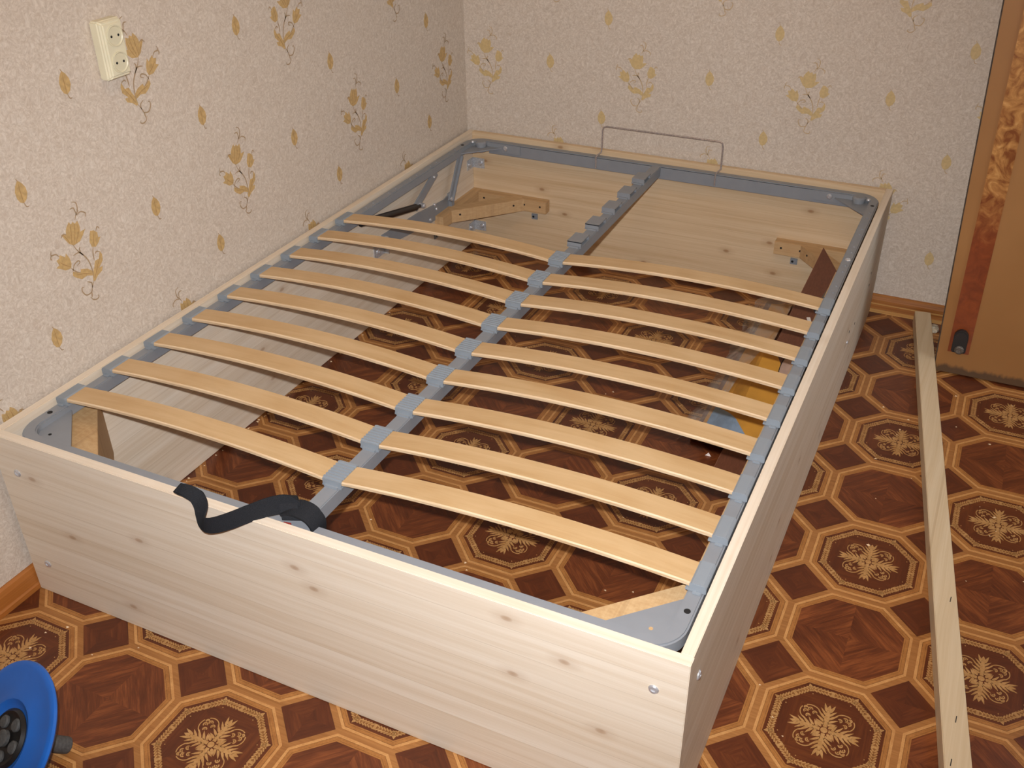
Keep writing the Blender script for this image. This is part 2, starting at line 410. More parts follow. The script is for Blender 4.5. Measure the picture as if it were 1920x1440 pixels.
def me_rosette():
    mb = MB()
    mb.prism([(.0075 * math.cos(a * math.pi / 6), .0075 * math.sin(a * math.pi / 6)) for a in range(12)], ZO[0], .0005, bottom=False)
    for q in range(4):
        A = q * math.pi / 2
        ca, sa = math.cos(A), math.sin(A)
        R_ = lambda x, y: (x * ca - y * sa, x * sa + y * ca)
        mb.prism([R_(*p) for p in [(.009, -.004), (.03, -.0055), (.05, -.004), (.058, 0), (.05, .004), (.03, .0055), (.009, .004)]], *ZO, bottom=False)
        for sg in (-1, 1):
            for d, an, ln, wd in ((.014, .95, .021, .0054), (.021, .80, .025, .0056), (.030, .66, .026, .0056), (.040, .52, .023, .0052)):
                x, y = R_(d, sg * .003); teardrop(mb, x, y, A + sg * an, ln, wd, ZO[0], ZO[1] + .0001 * (d > .025), sg * .003)
            x, y = R_(.05, sg * .003); teardrop(mb, x, y, A + sg * .33, .026, .0062, *ZO)
        x, y = R_(.056, 0); teardrop(mb, x, y, A, .016, .008, ZO[0], ZO[1] - .0002)
        # diagonal: leaf pair, scrolls and an embracing arc
        B = A + math.pi / 4; cb, sb = math.cos(B), math.sin(B)
        D = lambda x, y: (x * cb - y * sb, x * sb + y * cb)
        x, y = D(.010, 0); teardrop(mb, x, y, B, .020, .007, *ZO)
        x, y = D(.050, 0); arc_band(mb, x, y, .0215, B - 1.9, B - .25, .0022, *ZO); arc_band(mb, x, y, .0215, B + .25, B + 1.9, .0022, *ZO)
        for px, py, r in ((.046, -.0085, .0042), (.046, .0085, .0042), (.058, -.006, .0045), (.058, .006, .0045), (.066, 0, .0035)):
            x, y = D(px, py); arc_band(mb, x, y, r, B - 2.4, B + 1.9, .0026, *ZO, n=7)
            mb.prism([(x + .0016 * math.cos(t), y + .0016 * math.sin(t)) for t in [k * math.pi / 3 for k in range(6)]], *ZO, bottom=False)
    mb.v = [(x * .87, y * .87, z) for x, y, z in mb.v]
    return mb.mesh('rosette', M_ORN)
def me_braid():
    mb = MB(); o = oct_k(.0905); mb.ring(oct_k(.0962), oct_k(.0848), -.0006, -.0001, 1)
    for k in range(8):
        a, b = Vector(o[k]), Vector(o[(k + 1) % 8]); t = (b - a); ln = t.length; t.normalize(); nrm = Vector((t.y, -t.x))
        n = int(ln / .0062)
        for i in range(n):
            s = (i + .5) / n * ln; c = a + t * s
            flip = 1 if s < ln / 2 else -1
            if abs(s - ln / 2) < .0045: continue
            for sg in (-1, 1):
                p = c + nrm * (.0036 * sg); d1 = (t * flip + nrm * sg * .75).normalized(); d2 = Vector((d1.y, -d1.x))
                mb.prism([tuple(p + d1 * u * .0042 + d2 * v * .0013) for u, v in ((-1, -1), (1, -1), (1, 1), (-1, 1))], *ZO, bottom=False)
        m_ = a + t * ln / 2
        mb.prism([tuple(m_ + t * u + nrm * v) for u, v in ((-.004, -.0065), (.004, -.0065), (.0025, 0), (.004, .0065), (-.004, .0065), (-.0025, 0))], *ZO, bottom=False)
        d = a.normalized(); e = Vector((d.y, -d.x))
        mb.prism([tuple(a + d * u + e * v) for u, v in ((.011, 0), (.003, .0045), (-.008, .002), (-.008, -.002), (.003, -.0045))], *ZO, bottom=False)
        q = a - d * .0145
        mb.prism([(q.x + .0012 * math.cos(w), q.y + .0012 * math.sin(w)) for w in [j * math.pi / 3 for j in range(6)]], *ZO, bottom=False)
    return mb.mesh('braid', [M_ORN2, M_BRB])
ME_BORDER = me_border(); ME_DARK = me_panel(M_WALNUT, oct_k(.1030), 'octagon_panel'); ME_MED = me_panel(M_MEDBG, oct_k(.1030), 'medallion_panel')
ME_DIA = me_panel(M_WALNUT2, [(.0615, 0), (0, .0615), (-.0615, 0), (0, -.0615)], 'diamond_panel')
ME_ROS, ME_BRD = me_rosette(), me_braid()
FX0, FX1, FY0, FY1 = WX + .001, XR - .001, YF + .001, WY - .001
for i in range(-7, 5):
    for j in range(-9, 7):
        x, y = CX0 + i * PX, CY0 + j * PY
        med = (i + j) % 2 == 0
        cl = (FX0 - x, FX1 - x, FY0 - y, FY1 - y)
        base = oct_k(.1030); cp = clip_poly(base, *cl)
        if cp:
            full = cl[0] < -.12 and cl[1] > .12 and cl[2] < -.12 and cl[3] > .12
            nm = 'medallion_panel' if med else 'octagon_panel'
            me = (ME_MED if med else ME_DARK) if full else me_panel(M_MEDBG if med else M_WALNUT, cp, nm)
            pn = obj(nm, me, floor, (x, y, 0))
            bd = ME_BORDER if full else me_border(cl)
            if bd: obj('inlay_border', bd, pn, (x, y, 0))
            if med and cl[0] < -.09 and cl[1] > .09 and cl[2] < -.09 and cl[3] > .09:
                obj('rosette', ME_ROS, pn, (x, y, 0)); obj('braid', ME_BRD, pn, (x, y, 0))
        x, y = x + PX / 2, y + PY / 2
        cl = (FX0 - x, FX1 - x, FY0 - y, FY1 - y)
        cp = clip_poly([(.0615, 0), (0, .0615), (-.0615, 0), (0, -.0615)], *cl)
        if cp: obj('diamond_panel', ME_DIA if len(cp) == 4 and cl[0] < -.0615 and cl[1] > .0615 and cl[2] < -.0615 and cl[3] > .0615 else me_panel(M_WALNUT2, cp, 'diamond_panel'), floor, (x, y, 0))

# ------------------------------------------------------------------ wallpaper print (u along the wall, v up, millimetres)
FL = {
 'A': [(-20, 65), (-12, 73), (-8, 66), (-2, 70), (2, 64), (10, 68), (12, 54), (10, 43), (24, 44), (14, 33), (3, 24), (-13, 22), (-24, 29), (-31, 41), (-38, 55), (-26, 51), (-24, 58)],
 'B': [(35, 35), (44, 33), (48, 29), (52, 26), (52, 14), (58, 13), (49, 3), (40, -3), (30, 1), (27, 13), (31, 26)],
 'C': [(-54, 17), (-42, 7), (-38, 14), (-32, 0), (-31, -12), (-35, -21), (-49, -20), (-60, -12), (-70, -6), (-61, -3), (-65, 9), (-57, 10)],
 'D': [(-33, -30), (-35, -39), (-27, -47), (-15, -55), (0, -53), (16, -60), (17, -50), (5, -39), (-12, -33), (-15, -40), (-25, -34)],
 'E': [(15, -55), (12, -71), (17, -73), (26, -65), (41, -59), (45, -50), (35, -50), (49, -38), (51, -25), (47, -16), (40, -31), (29, -31), (23, -44)]}
ST = [[(-16, 25), (-9, 9), (4, -8), (13, -26), (16, -48), (15, -62)], [(32, 0), (28, -15), (27, -30)], [(14, -70), (5, -83), (0, -92), (-14, -93), (-22, -82), (-21, -73), (-15, -74)],
 [(5, -84), (6, -73), (-4, -66)], [(-6, -101), (0, -110), (9, -113), (16, -110), (14, -105)], [(-35, -21), (-25, -33), (-15, -40)], [(-33, -30), (-26, -18), (-14, -13), (-10, -18), (-19, -22)],
 [(46, -17), (38, -13), (33, -17)], [(-56, 14), (-63, 22), (-74, 24), (-72, 33)], [(-74, 24), (-77, 18), (-74, 14)], [(4, 71), (9, 80), (16, 88), (17, 104), (6, 110)],
 [(11, 80), (8, 96), (-2, 97)], [(11, 79), (22, 83), (34, 76), (32, 68)], [(49, 29), (55, 37), (60, 31)], [(4, -8), (-7, 3), (-22, 2)], [(-1, -3), (-3, 8), (0, 13)], [(1, -92), (-2, -104)], [(-25, 50), (-33, 54), (-41, 48)]]
VEIN = [[(-18, 24), (-14, 45), (-10, 68)], [(-13, 24), (-4, 45), (0, 64)], [(-8, 24), (4, 42), (8, 60)], [(-22, 30), (-27, 42), (-34, 53)], [(36, 0), (38, 15), (42, 30)], [(-34, -18), (-48, -8), (-58, 2)], [(12, -54), (-6, -46), (-26, -40)], [(18, -66), (28, -50), (44, -28)]]
def stroke(mb, pts, w, z, f, mi):
    P = spline([(a / 1000, b / 1000) for a, b in pts], 5); n = len(P)
    ls, rs = [], []
    for i, q in enumerate(P):
        t = (P[min(i + 1, n - 1)] - P[max(i - 1, 0)]).normalized(); nr = Vector((-t.y, t.x, 0)); ww = w * (.55 + .9 * math.sin(math.pi * i / (n - 1)))
        ls.append(q + nr * ww / 2); rs.append(q - nr * ww / 2)
    for i in range(n - 1):
        mb.add([f(*ls[i].xy, z), f(*rs[i].xy, z), f(*rs[i + 1].xy, z), f(*ls[i + 1].xy, z)], [(0, 1, 2, 3)], mi)
def flower_mesh(f, mirror, mats):
    mb = MB(); s = -1 if mirror else 1
    for k, poly in FL.items(): mb.prism([(s * a / 1000, b / 1000) for a, b in poly], -.0004, .0004, 0, f)
    for st in ST: stroke(mb, [(s * a, b) for a, b in st], .0021, .00055, f, 1)
    for st in VEIN: stroke(mb, [(s * a, b) for a, b in st], .0012, .0006, f, 2)
    return mb.mesh('flower_print', mats)
def leaf_mesh(f, mats):
    mb = MB()
    mb.prism([(a / 1000, b / 1000) for a, b in [(0, -21), (9, -15), (14, -4), (13, 8), (7, 18), (-1, 26), (-9, 16), (-13, 5), (-12, -8), (-7, -17)]], -.0004, .0004, 0, f)
    stroke(mb, [(0, -19), (-1, 0), (-1, 22)], .0012, .0006, f, 2); stroke(mb, [(0, -20), (4, -29), (10, -30)], .0016, .00055, f, 1); stroke(mb, [(-1, 24), (-4, 30)], .0014, .00055, f, 1)
    return mb.mesh('leaf_print', mats)
fl_ = lambda u, v, z: (z, u, v)        # on the left wall: u = +y, facing +x
fb_ = lambda u, v, z: (u, -z, v)       # on the back wall: u = +x, facing -y
PR = [M_GOLD, M_GOLD2, M_GOLD3]
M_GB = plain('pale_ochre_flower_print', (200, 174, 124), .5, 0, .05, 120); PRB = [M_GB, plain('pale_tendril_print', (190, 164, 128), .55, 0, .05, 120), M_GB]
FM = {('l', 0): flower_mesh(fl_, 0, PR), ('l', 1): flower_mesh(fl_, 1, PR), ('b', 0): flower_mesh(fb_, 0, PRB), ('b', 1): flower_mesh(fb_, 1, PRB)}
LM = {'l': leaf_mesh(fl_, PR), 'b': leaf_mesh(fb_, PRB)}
def paper(wall, side, u0, u1, uf, zmax):
    PU, PV = (.527, .62) if side == 'l' else (.5345, .62)
    place = (lambda u, v: (WX, u, v)) if side == 'l' else (lambda u, v: (u, WY, v))
    for k in range(-8, 9):
        for r in range(-1, 4):
            for kind, du, dv in (('f0', 0, .0), ('f1', PU / 2 - .012, .318), ('l', .228, .016), ('l', .425, .168), ('l', .413, -.148), ('l', .062, .336)):
                u, v = uf + k * PU + du, .652 + r * PV + dv
                if not (u0 + .08 < u < u1 - (.08 if kind[0] == 'f' else .02)) or v < .08 or v > zmax: continue
                if kind[0] == 'f': obj('flower_print', FM[(side, int(kind[1]))], wall, place(u, v))
                else: obj('leaf_print', LM[side], wall, place(u, v))
paper(wall_left, 'l', YF, WY, -1.714, 2.3)
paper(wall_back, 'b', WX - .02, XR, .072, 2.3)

# ------------------------------------------------------------------ the bed
bed = thing('bed', 'unfinished pine bed box with grey steel frame and curved birch slats', 'bed', (W / 2, -L / 2, 0))
def bolt(parent, c, axis, r=.0085, label=None):
    mb = MB(); mb.lathe([(r, -.002), (r, .0012), (r * .8, .003), (r * .42, .0036), (r * .36, .0016)], c, axis, 18)
    return part('bolt', mb, M_BOLT, parent, True)
def hole(parent, c, axis, r=.004):
    mb = MB(); mb.lathe([(r, -.001), (r, .0006), (r * .7, .0007)], c, axis, 12); return part('screw_hole', mb, M_DARK, parent)
BV = .0012
fb = part('front_board', MB().box(0, W, -L, -L + T, .0, H), M_PINE_X, bed, bevel=BV)
rb = part('side_board', MB().box(W - T - .001, W - .001, -L + T, 0, 0, H), M_PINE_Y, bed, bevel=BV)
lb = part('side_board', MB().box(0, T, -L + T, 0, 0, H), M_PINE_Y, bed, bevel=BV)
hb = part('head_board', MB().box(T, W - T - .001, -T, 0, 0, H), M_PINE_H, bed, bevel=BV)
for x, z in ((.052, .327), (.052, .088), (1.376, .338), (1.376, .088)): bolt(fb, (x, -L, z), (0, -1, 0))
for y, z in ((-1.984, .326), (-1.984, .085)): bolt(rb, (W - .001, y, z), (1, 0, 0))
for y, z in ((-.224, .232), (-.215, .189), (-.45, .178), (-.563, .209)): hole(rb, (W - .001, y, z), (1, 0, 0))
bolt(fb, (0, -L + .008, .125), (-1, 0, 0), .006)
bolt(rb, (W - .001, -.582, .186), (1, 0, 0), .005)
# corner blocks of the head end: one on each board and a diagonal brace
for sx, X in ((1, T), (-1, W - T - .001)):
    b = part('corner_block', MB().box(*sorted((X + sx * .035, X + sx * .297)), -T - .034, -T, .163, .206), M_BLOCK, bed, bevel=.001)
    for d in (.058, .215, .275): hole(b, (X + sx * d, -T - .034, .187), (0, -1, 0), .0035)
    b2 = part('corner_block', MB().box(*sorted((X, X + sx * .034)), -T - .29, -T, .163, .206), M_BLOCKY, bed, bevel=.001)
    p0 = Vector((X + sx * .016, -T - .217, .185)); p1 = Vector((X + sx * .199, -T - .018, .185)); t = (p1 - p0).normalized()
    nr = Vector((t.y, -t.x, 0)) * sx
    mb = MB(); mb.obb(p0, p1, .044, .0436); b3 = part('diagonal_brace', mb, M_BLOCK, bed, bevel=.001)
    for q in (.12, .85): hole(b3, p0.lerp(p1, q) + nr * .0222 + Vector((0, 0, .004)), nr, .0035)
# foot end: tall diagonal blocks that carry the frame
for sx, X in ((1, T), (-1, W - T - .001)):
    y0 = -L + T
    poly = [(X + sx * .002, y0 + .235), (X + sx * .002, y0 + .155), (X + sx * .155, y0 + .002), (X + sx * .235, y0 + .002)]
    mb = MB(); mb.prism(poly, .20, .366); b = part('diagonal_brace', mb, M_POST, bed, bevel=.001)
# square nut plates below the blocks
for c in ((.261, -T, .125), (1.172, -T, .125)):
    q = part('nut_plate', MB().box(c[0] - .011, c[0] + .011, -T - .004, -T, c[2], c[2] + .02), M_STEEL, hb); hole(q, (c[0] - .004, -T - .004, c[2] + .009), (0, -1, 0), .004)
q = part('nut_plate', MB().box(T, T + .004, -.32, -.298, .125, .145), M_STEEL, lb); hole(q, (T + .004, -.309, .135), (1, 0, 0), .004)
# zinc corner brackets at the head end
for z in (.282, .045):
    for X, sx in ((T, 1), (W - T - .001, -1)):
        mb = MB(); mb.box(*sorted((X, X + sx * .046)), -T - .0025, -T, z, z + .036); mb.box(*sorted((X, X + sx * .0025)), -T - .046, -T, z, z + .036)
        br = part('corner_bracket', mb, M_ZINC, bed)
        for c, a in (((X + sx * .03, -T - .0025, z + .018), (0, -1, 0)), ((X + sx * .0025, -T - .03, z + .018), (sx, 0, 0))):
            mb = MB(); mb.lathe([(.009, 0), (.009, .002), (.006, .006), (.002, .007)], c, a, 14); part('screw', mb, M_BOLT, br, True)

# steel frame: rounded rectangular tube
FX, FXX, FYB, FYF, ZT = .026, 1.400, -.032, -2.0275, .397
TW, TH = .027, .028
def rrect(x0, x1, y0, y1, r, n=8):
    out = []
    for cx, cy, a0 in ((x1 - r, y1 - r, 0), (x0 + r, y1 - r, 90), (x0 + r, y0 + r, 180), (x1 - r, y0 + r, 270)):
        for k in range(n + 1):
            a = math.radians(a0 + 90 * k / n); out.append((cx + r * math.cos(a), cy + r * math.sin(a)))
    return out
mb = MB(); mb.ring(rrect(FX, FXX, FYF, FYB, .062), rrect(FX + TW, FXX - TW, FYF + TW, FYB - TW, .036), ZT - TH, ZT)
frame = part('steel_frame', mb, M_STEEL, bed, True, .003)
mb = MB(); mb.box(FX + .08, FXX - .08, FYB - TW - .0015, FYB - TW + .01, ZT - .040, ZT - .003); part('rail_flange', mb, M_STEEL, frame)
for gx, gy, sx, sy in ((FX, FYF, 1, 1), (FXX, FYF, -1, 1), (FX, FYB, 1, -1), (FXX, FYB, -1, -1)):
    G = .135
    poly = [(gx + sx * .014, gy + sy * .05), (gx + sx * .014, gy + sy * G), (gx + sx * .028, gy + sy * G), (gx + sx * G, gy + sy * .028), (gx + sx * G, gy + sy * .014), (gx + sx * .05, gy + sy * .014), (gx + sx * .028, gy + sy * .028)]
    mb = MB(); mb.prism(poly, ZT - .018, ZT - .014); pl = part('corner_plate', mb, M_STEEL, frame)
    mb = MB(); mb.lathe([(.0035, 0), (.0035, .0005)], (gx + sx * .056, gy + sy * .05, ZT - .014), (0, 0, 1), 12); part('slot', mb, M_BLOCK if sx < 0 and sy > 0 else M_DARK, pl)
    mb = MB(); mb.lathe([(.0055, 0), (.0055, .0006)], (gx + sx * .013, gy + sy * .095, ZT), (0, 0, 1), 14); part('frame_hole', mb, M_DARK, frame)
    if sy < 0:   # head end: end straps with bolt and pivot roll
        mb = MB(); mb.obb((gx + sx * .075, gy - .0285 - .003, ZT - .016), (gx + sx * .20, gy - .0285 - .003, ZT - .016), .004, .03); part('joint_strap', mb, M_STEEL, frame, bevel=.001)
        mb = MB(); mb.lathe([(.017, -.03), (.017, -.008), (.019, -.008), (.019, .0), (.015, .004), (.006, .004)], (gx + sx * .058, gy - .045, ZT), (0, 0, 1), 20); part('pivot_roll', mb, M_STEEL, frame, True)
        bolt(frame, (gx + sx * .145, gy - .034, ZT - .014), (0, -1, 0), .0085)
        bolt(frame, (gx + sx * .03, gy - .052, ZT), (0, 0, 1), .006)
# centre beam
BX0, BX1 = .691, .722
beam = part('centre_beam', MB().box(BX0, BX1, FYF + TW - .002, FYB - TW + .002, ZT - .032, ZT + .0002), M_STEEL, bed, bevel=.002)
# support strip under the right rail
part('support_strip', MB().box(1.3645, 1.405, -1.93, -.55, .340, .367), M_BLOCKY, bed)

# slats
def slat_mesh(ln, name, n=18, wd=.0545, th=.0085, arch=.0165):
    mb = MB(); prof = [(-wd / 2, -th / 2 + .0012, 1), (-wd / 2, th / 2 - .0022, 1), (-wd / 2 + .0022, th / 2, 0), (wd / 2 - .0022, th / 2, 1), (wd / 2, th / 2 - .0022, 1), (wd / 2, -th / 2 + .0012, 1), (wd / 2 - .0012, -th / 2, 0), (-wd / 2 + .0012, -th / 2, 1)]
    k = len(prof); vs = []
    for i in range(n + 1):
        s = -1 + 2 * i / n
        for y, z, _ in prof: vs.append((s * ln / 2, y, z + arch * (1 - s * s)))
    fs = []; mi = []
    for i in range(n):
        for q in range(k):
            fs.append((i * k + q, i * k + (q + 1) % k, (i + 1) * k + (q + 1) % k, (i + 1) * k + q)); mi.append(0 if q in (2, 6) else 1)
    b = len(mb.v); mb.v = vs; mb.f = fs + [tuple(range(k - 1, -1, -1)), tuple(n * k + q for q in range(k))]; mb.mi = mi + [1, 1]
    return mb.mesh(name, [M_BIRCH, M_PLY])
SL, SR = slat_mesh(.648, 'slat'), slat_mesh(.664, 'slat')
ZS = .4065
def side_clip_mesh(sx):
    mb = MB()
    mb.prism([(-.015 * sx, 0), (.013 * sx, 0), (.013 * sx, .0145), (.009 * sx, .0165), (-.011 * sx, .0165), (-.015 * sx, .012)], -.030, .030, f=lambda x, y, z: (x, z, y))
    mb.box(*sorted((.0 * sx, .019 * sx)), -.031, .031, .0005, .0045); mb.box(*sorted((-.008 * sx, .006 * sx)), -.036, -.030, 0, .0035)
    return mb.mesh('slat_clip', M_CLIP, bevel=.0009)
CL, CR = side_clip_mesh(1), side_clip_mesh(-1)
def mid_clip_mesh(open_):
    mb = MB()
    if open_:
        mb.box(-.020, .020, -.030, -.026, 0, .016); mb.box(-.020, .020, .026, .030, 0, .016); mb.box(-.020, .020, -.030, .030, .0135, .0165); mb.box(-.020, .020, -.030, .030, 0, .003); mb.box(-.002, .002, -.027, .027, .002, .014)
    else:
        mb.box(-.020, .020, -.030, .030, 0, .0145)
        for k in range(7):
            y = -.024 + k * .008; mb.prism([(y - .0027, .0140), (y + .0027, .0140), (y + .0018, .0172), (y - .0018, .0172)], -.020, .020, f=lambda a, b, z: (z, a, b))
    mb.box(-.0208, .0208, -.0305, .0305, -.001, .0025); mb.box(-.014, .014, -.035, -.029, 0, .004)
    return mb.mesh('centre_clip', M_CLIP if not open_ else M_STEEL)
CM, CO = mid_clip_mesh(False), mid_clip_mesh(True)
Y0, PITCH = -1.869, .1281
for k in range(14):
    y = Y0 + k * PITCH
    obj('centre_clip', CM if k < 9 else CO, bed, (.7055, y, ZT))
    if k < 9:
        yr = y + .012
        a = obj('slat', SL, bed, (.365, y - .001, ZS)); b = obj('slat', SR, bed, (1.053, (y + yr) / 2, ZS)); b.rotation_euler.z = math.atan2(.012, .655)
        obj('slat_clip', CL, bed, (.040, y - .002, ZT)); obj('slat_clip', CR, bed, (1.388, yr, ZT))
    else:
        for X in (.040, 1.388):
            for dy in (-.02, .02):
                mb = MB(); mb.lathe([(.0035, 0), (.0032, .0012), (.0015, .002)], (X, y + dy, ZT), (0, 0, 1), 10); part('rail_rivet', mb, M_STEEL, frame, True)
for X in (1.388,):
    for y in (-1.70, -1.45, -1.19):
        mb = MB(); mb.lathe([(.0045, 0), (.0045, .0005)], (X, y, ZT), (0, 0, 1), 12); part('frame_hole', mb, M_STEEL, frame)
bolt(frame, (1.388, -.53, ZT), (0, 0, 1), .008)

# mattress stop: bent wire hoop hooked on the head rail
y = FYB + .004
hoop = [(.500, FYB - TW - .003, ZT - .036), (.500, FYB - TW - .003, ZT + .002), (.502, FYB - TW + .004, ZT + .006), (.505, y, ZT + .008), (.507, y, ZT + .03), (.507, y, .478), (.510, y, .489), (.520, y, .493),
        (.895, y, .493), (.905, y, .489), (.908, y, .478), (.908, y, ZT + .03), (.908, y, ZT + .008), (.903, FYB - TW + .004, ZT + .006), (.901, FYB - TW - .003, ZT + .002), (.901, FYB - TW - .003, ZT - .036)]
part('mattress_stop', MB().tube(hoop, .0028, 8), M_WIRE, bed, True, label='thin bare steel wire hoop')

# lifting hinge on the head end, both sides (gas spring, arms, base plate)
for sx, X in ((1, T), (-1, W - T - .001)):
    mb = MB(); mb.prism([(-.186, .252), (-.196, .192), (-.34, .192), (-.54, .214), (-.64, .234), (-.64, .268), (-.42, .258), (-.245, .240)], 0, .004, f=lambda a, b, z: (X + sx * z, a, b))
    mb.box(*sorted((X, X + sx * .016)), -.215, -.196, .19, .252)
    hp = part('hinge_plate', mb, M_STEEL, bed)
    for yy, zz in ((-.31, .247), (-.345, .206), (-.30, .228)): bolt(hp, (X + sx * .004, yy, zz), (sx, 0, 0), .006)
    mb = MB(); mb.obb((X + sx * .028, -.165, .372), (X + sx * .028, -.246, .240), .006, .026, (0, 1, 0)); mb.obb((X + sx * .034, -.160, .372), (X + sx * .034, -.240, .240), .010, .004, (0, 1, 0)); a = part('hinge_arm', mb, M_STEEL, bed, bevel=.001)
    bolt(a, (X + sx * .032, -.243, .248), (sx, 0, 0), .007)
    mb = MB(); mb.obb((X + sx * .028, -.33, .372), (X + sx * .028, -.475, .300), .006, .030, (0, 1, 0)); a = part('hinge_arm', mb, M_STEEL, bed, bevel=.001); bolt(a, (X + sx * .032, -.352, .362), (sx, 0, 0), .005)
    g = MB(); g.tube([(X + sx * .040, -.465, .3055), (X + sx * .040, -.49, .311), (X + sx * .040, -.492, .3115), (X + sx * .040, -.80, .376)], [.0055, .0055, .0105, .0105], 16)
    gs = part('gas_spring', g, M_BLACKM, bed, True)
    mb = MB(); mb.lathe([(.008, -.012), (.008, .008), (.005, .012)], (X + sx * .040, -.452, .3025), (sx, 0, 0), 14); part('ball_joint', mb, M_BOLT, gs, True)
    mb = MB(); mb.box(*sorted((X, X + sx * .003)), -.69, -.625, .205, .262); mb.box(*sorted((X, X + sx * .018)), -.632, -.625, .205, .262); an = part('anchor_bracket', mb, M_ZINC, bed); bolt(an, (X + sx * .003, -.668, .224), (sx, 0, 0), .009)

# pull strap: black webbing tied round the foot end of the beam
def ribbon(mb, path, wv, th=.0025, n=8):
    P = spline(path, n); Wd = spline(wv, n); vs = []
    for i, q in enumerate(P):
        t = (P[min(i + 1, len(P) - 1)] - P[max(i - 1, 0)]).normalized(); w = Wd[i]; nn = t.cross(w).normalized() * th / 2
        vs += [q - w / 2 - nn, q + w / 2 - nn, q + w / 2 + nn, q - w / 2 + nn]
    fs = []
    for i in range(len(P) - 1):
        a, b = 4 * i, 4 * i + 4
        for k in range(4): fs.append((a + k, a + (k + 1) % 4, b + (k + 1) % 4, b + k))
    fs += [(3, 2, 1, 0), tuple(len(vs) - 4 + k for k in range(4))]
    mb.add(vs, fs); return mb
mb = MB()
ribbon(mb, [(.712, -2.004, .424), (.690, -2.010, .432), (.665, -2.026, .430), (.640, -2.050, .424), (.615, -2.072, .416), (.592, -2.086, .409), (.574, -2.090, .406), (.564, -2.084, .410), (.556, -2.074, .420), (.547, -2.066, .430), (.532, -2.062, .440), (.514, -2.062, .444), (.500, -2.062, .443)],
       [(.002, .010, .026), (0, .01, .034), (0, .008, .036), (0, .004, .036), (0, .0, .036), (0, -.002, .035), (.004, .0, .034), (.014, .008, .028), (.020, .012, .022), (.016, .016, .018), (.008, .018, .014), (.004, .018, .010), (.002, .018, .006)])
ribbon(mb, [(.502, -2.063, .445), (.496, -2.062, .4415), (.502, -2.061, .438), (.516, -2.060, .438), (.536, -2.059, .432), (.551, -2.068, .421)],
       [(.002, .018, .006), (.002, .018, .006), (.002, .018, .006), (.006, .018, .012), (.014, .016, .018), (.018, .012, .022)])
strap = part('pull_strap', mb, M_BLACK, bed, True, label='black webbing pull strap knotted at the foot rail')
mb = MB()
# knot wraps over beam and rail
ribbon(mb, [(.681, -1.995, .392), (.681, -1.995, .408), (.690, -1.995, .417), (.705, -1.994, .420), (.722, -1.993, .417), (.733, -1.992, .407), (.735, -1.992, .388), (.733, -1.992, .362)], [(0, .034, .002)] * 8)
ribbon(mb, [(.742, -2.000, .368), (.747, -2.002, .398), (.740, -2.004, .416), (.728, -2.006, .425), (.706, -2.008, .428), (.690, -2.010, .422)], [(.004, .036, .004)] * 6, .004)
ribbon(mb, [(.705, -2.020, .410), (.697, -2.012, .430), (.688, -2.000, .436), (.678, -1.988, .430), (.676, -1.982, .408)], [(.03, .012, .0)] * 5, .004)
part('knot', mb, M_BLACK, strap, True)
part('thread_end', MB().obb((.690, -2.024, .4015), (.704, -2.022, .4015), .003, .003), M_RED, strap)

# ------------------------------------------------------------------ loose batten on the floor
bat = thing('wooden_batten', 'long planed pine batten lying on the floor between bed and door', 'batten', (1.70, -.95, 0))
A0, A1 = Vector((1.583, -.022, 0)), Vector((1.882, -2.03, 0)); t = (A1 - A0).normalized(); nr = Vector((t.y, -t.x, 0))
mb = MB(); mb.obb(A0 + Vector((0, 0, .021)), A1 + Vector((0, 0, .021)), .046, .042)
o = part('beam', mb, M_BAT, bat, bevel=.0015)
for d, s in ((1.30, .012), (1.62, .004), (1.72, -.01)):
    c = A0 + t * d - nr * s + Vector((0, 0, .0421)); mb = MB(); mb.obb(c, c + t * .016 + nr * .003, .0016, .0006); part('pencil_mark', mb, M_DARK, bat)

# ------------------------------------------------------------------ door leaf, open at right angles to its wall
dk = Mat('brown_door_paint', .5, 0, .4); co = dk.coord()
n1 = dk.noise(co, 3, 3); c = dk.ramp(n1, [(.3, (146, 100, 54)), (.7, (160, 114, 66))])
zz = dk.sep(co)[2]; fray = dk.math('ADD', zz, dk.math('MULTIPLY', dk.noise(dk.map(co, (60, 60, 18)), 1, 3), -.030))
c = dk.mix(dk.ramp(fray, [(.0, (.85, .85, .85, 1)), (.012, (0, 0, 0, 1))]), c, (74, 58, 44)); dk.color(c); M_DOOR = dk.m
sk = Mat('varnished_door_strip', .35, 0, .5); co = sk.coord(); n1 = sk.noise(co, 26, 4, .6, 1.2); zz = sk.sep(co)[2]
gold = sk.ramp(n1, [(.35, (122, 66, 26)), (.6, (186, 132, 72)), (.75, (214, 168, 108))]); red = sk.ramp(n1, [(.3, (110, 48, 18)), (.7, (138, 66, 26))])
sk.color(sk.mix(sk.ramp(sk.math('ADD', zz, sk.math('MULTIPLY', n1, .12)), [(.40, (0, 0, 0, 1)), (.58, (1, 1, 1, 1))]), red, gold)); M_STRIP = sk.m
DYF = -.305; LEAN = -.041; LS = -.019
def lean(x, y, z): return (x + LEAN * z, y, z)
def lean2(x, y, z): return (x + LS * z, y, z)
door = part('door_1', MB().prism([(1.653, .006), (XR, .006), (XR, 1.99), (1.653 + LEAN * 1.99, 1.99)], DYF, DYF + .036, f=lambda a, b, z: (a, z, b)), M_DOOR, None)
struct(door, 'old brown painted door leaf standing open near the head wall', 'door')
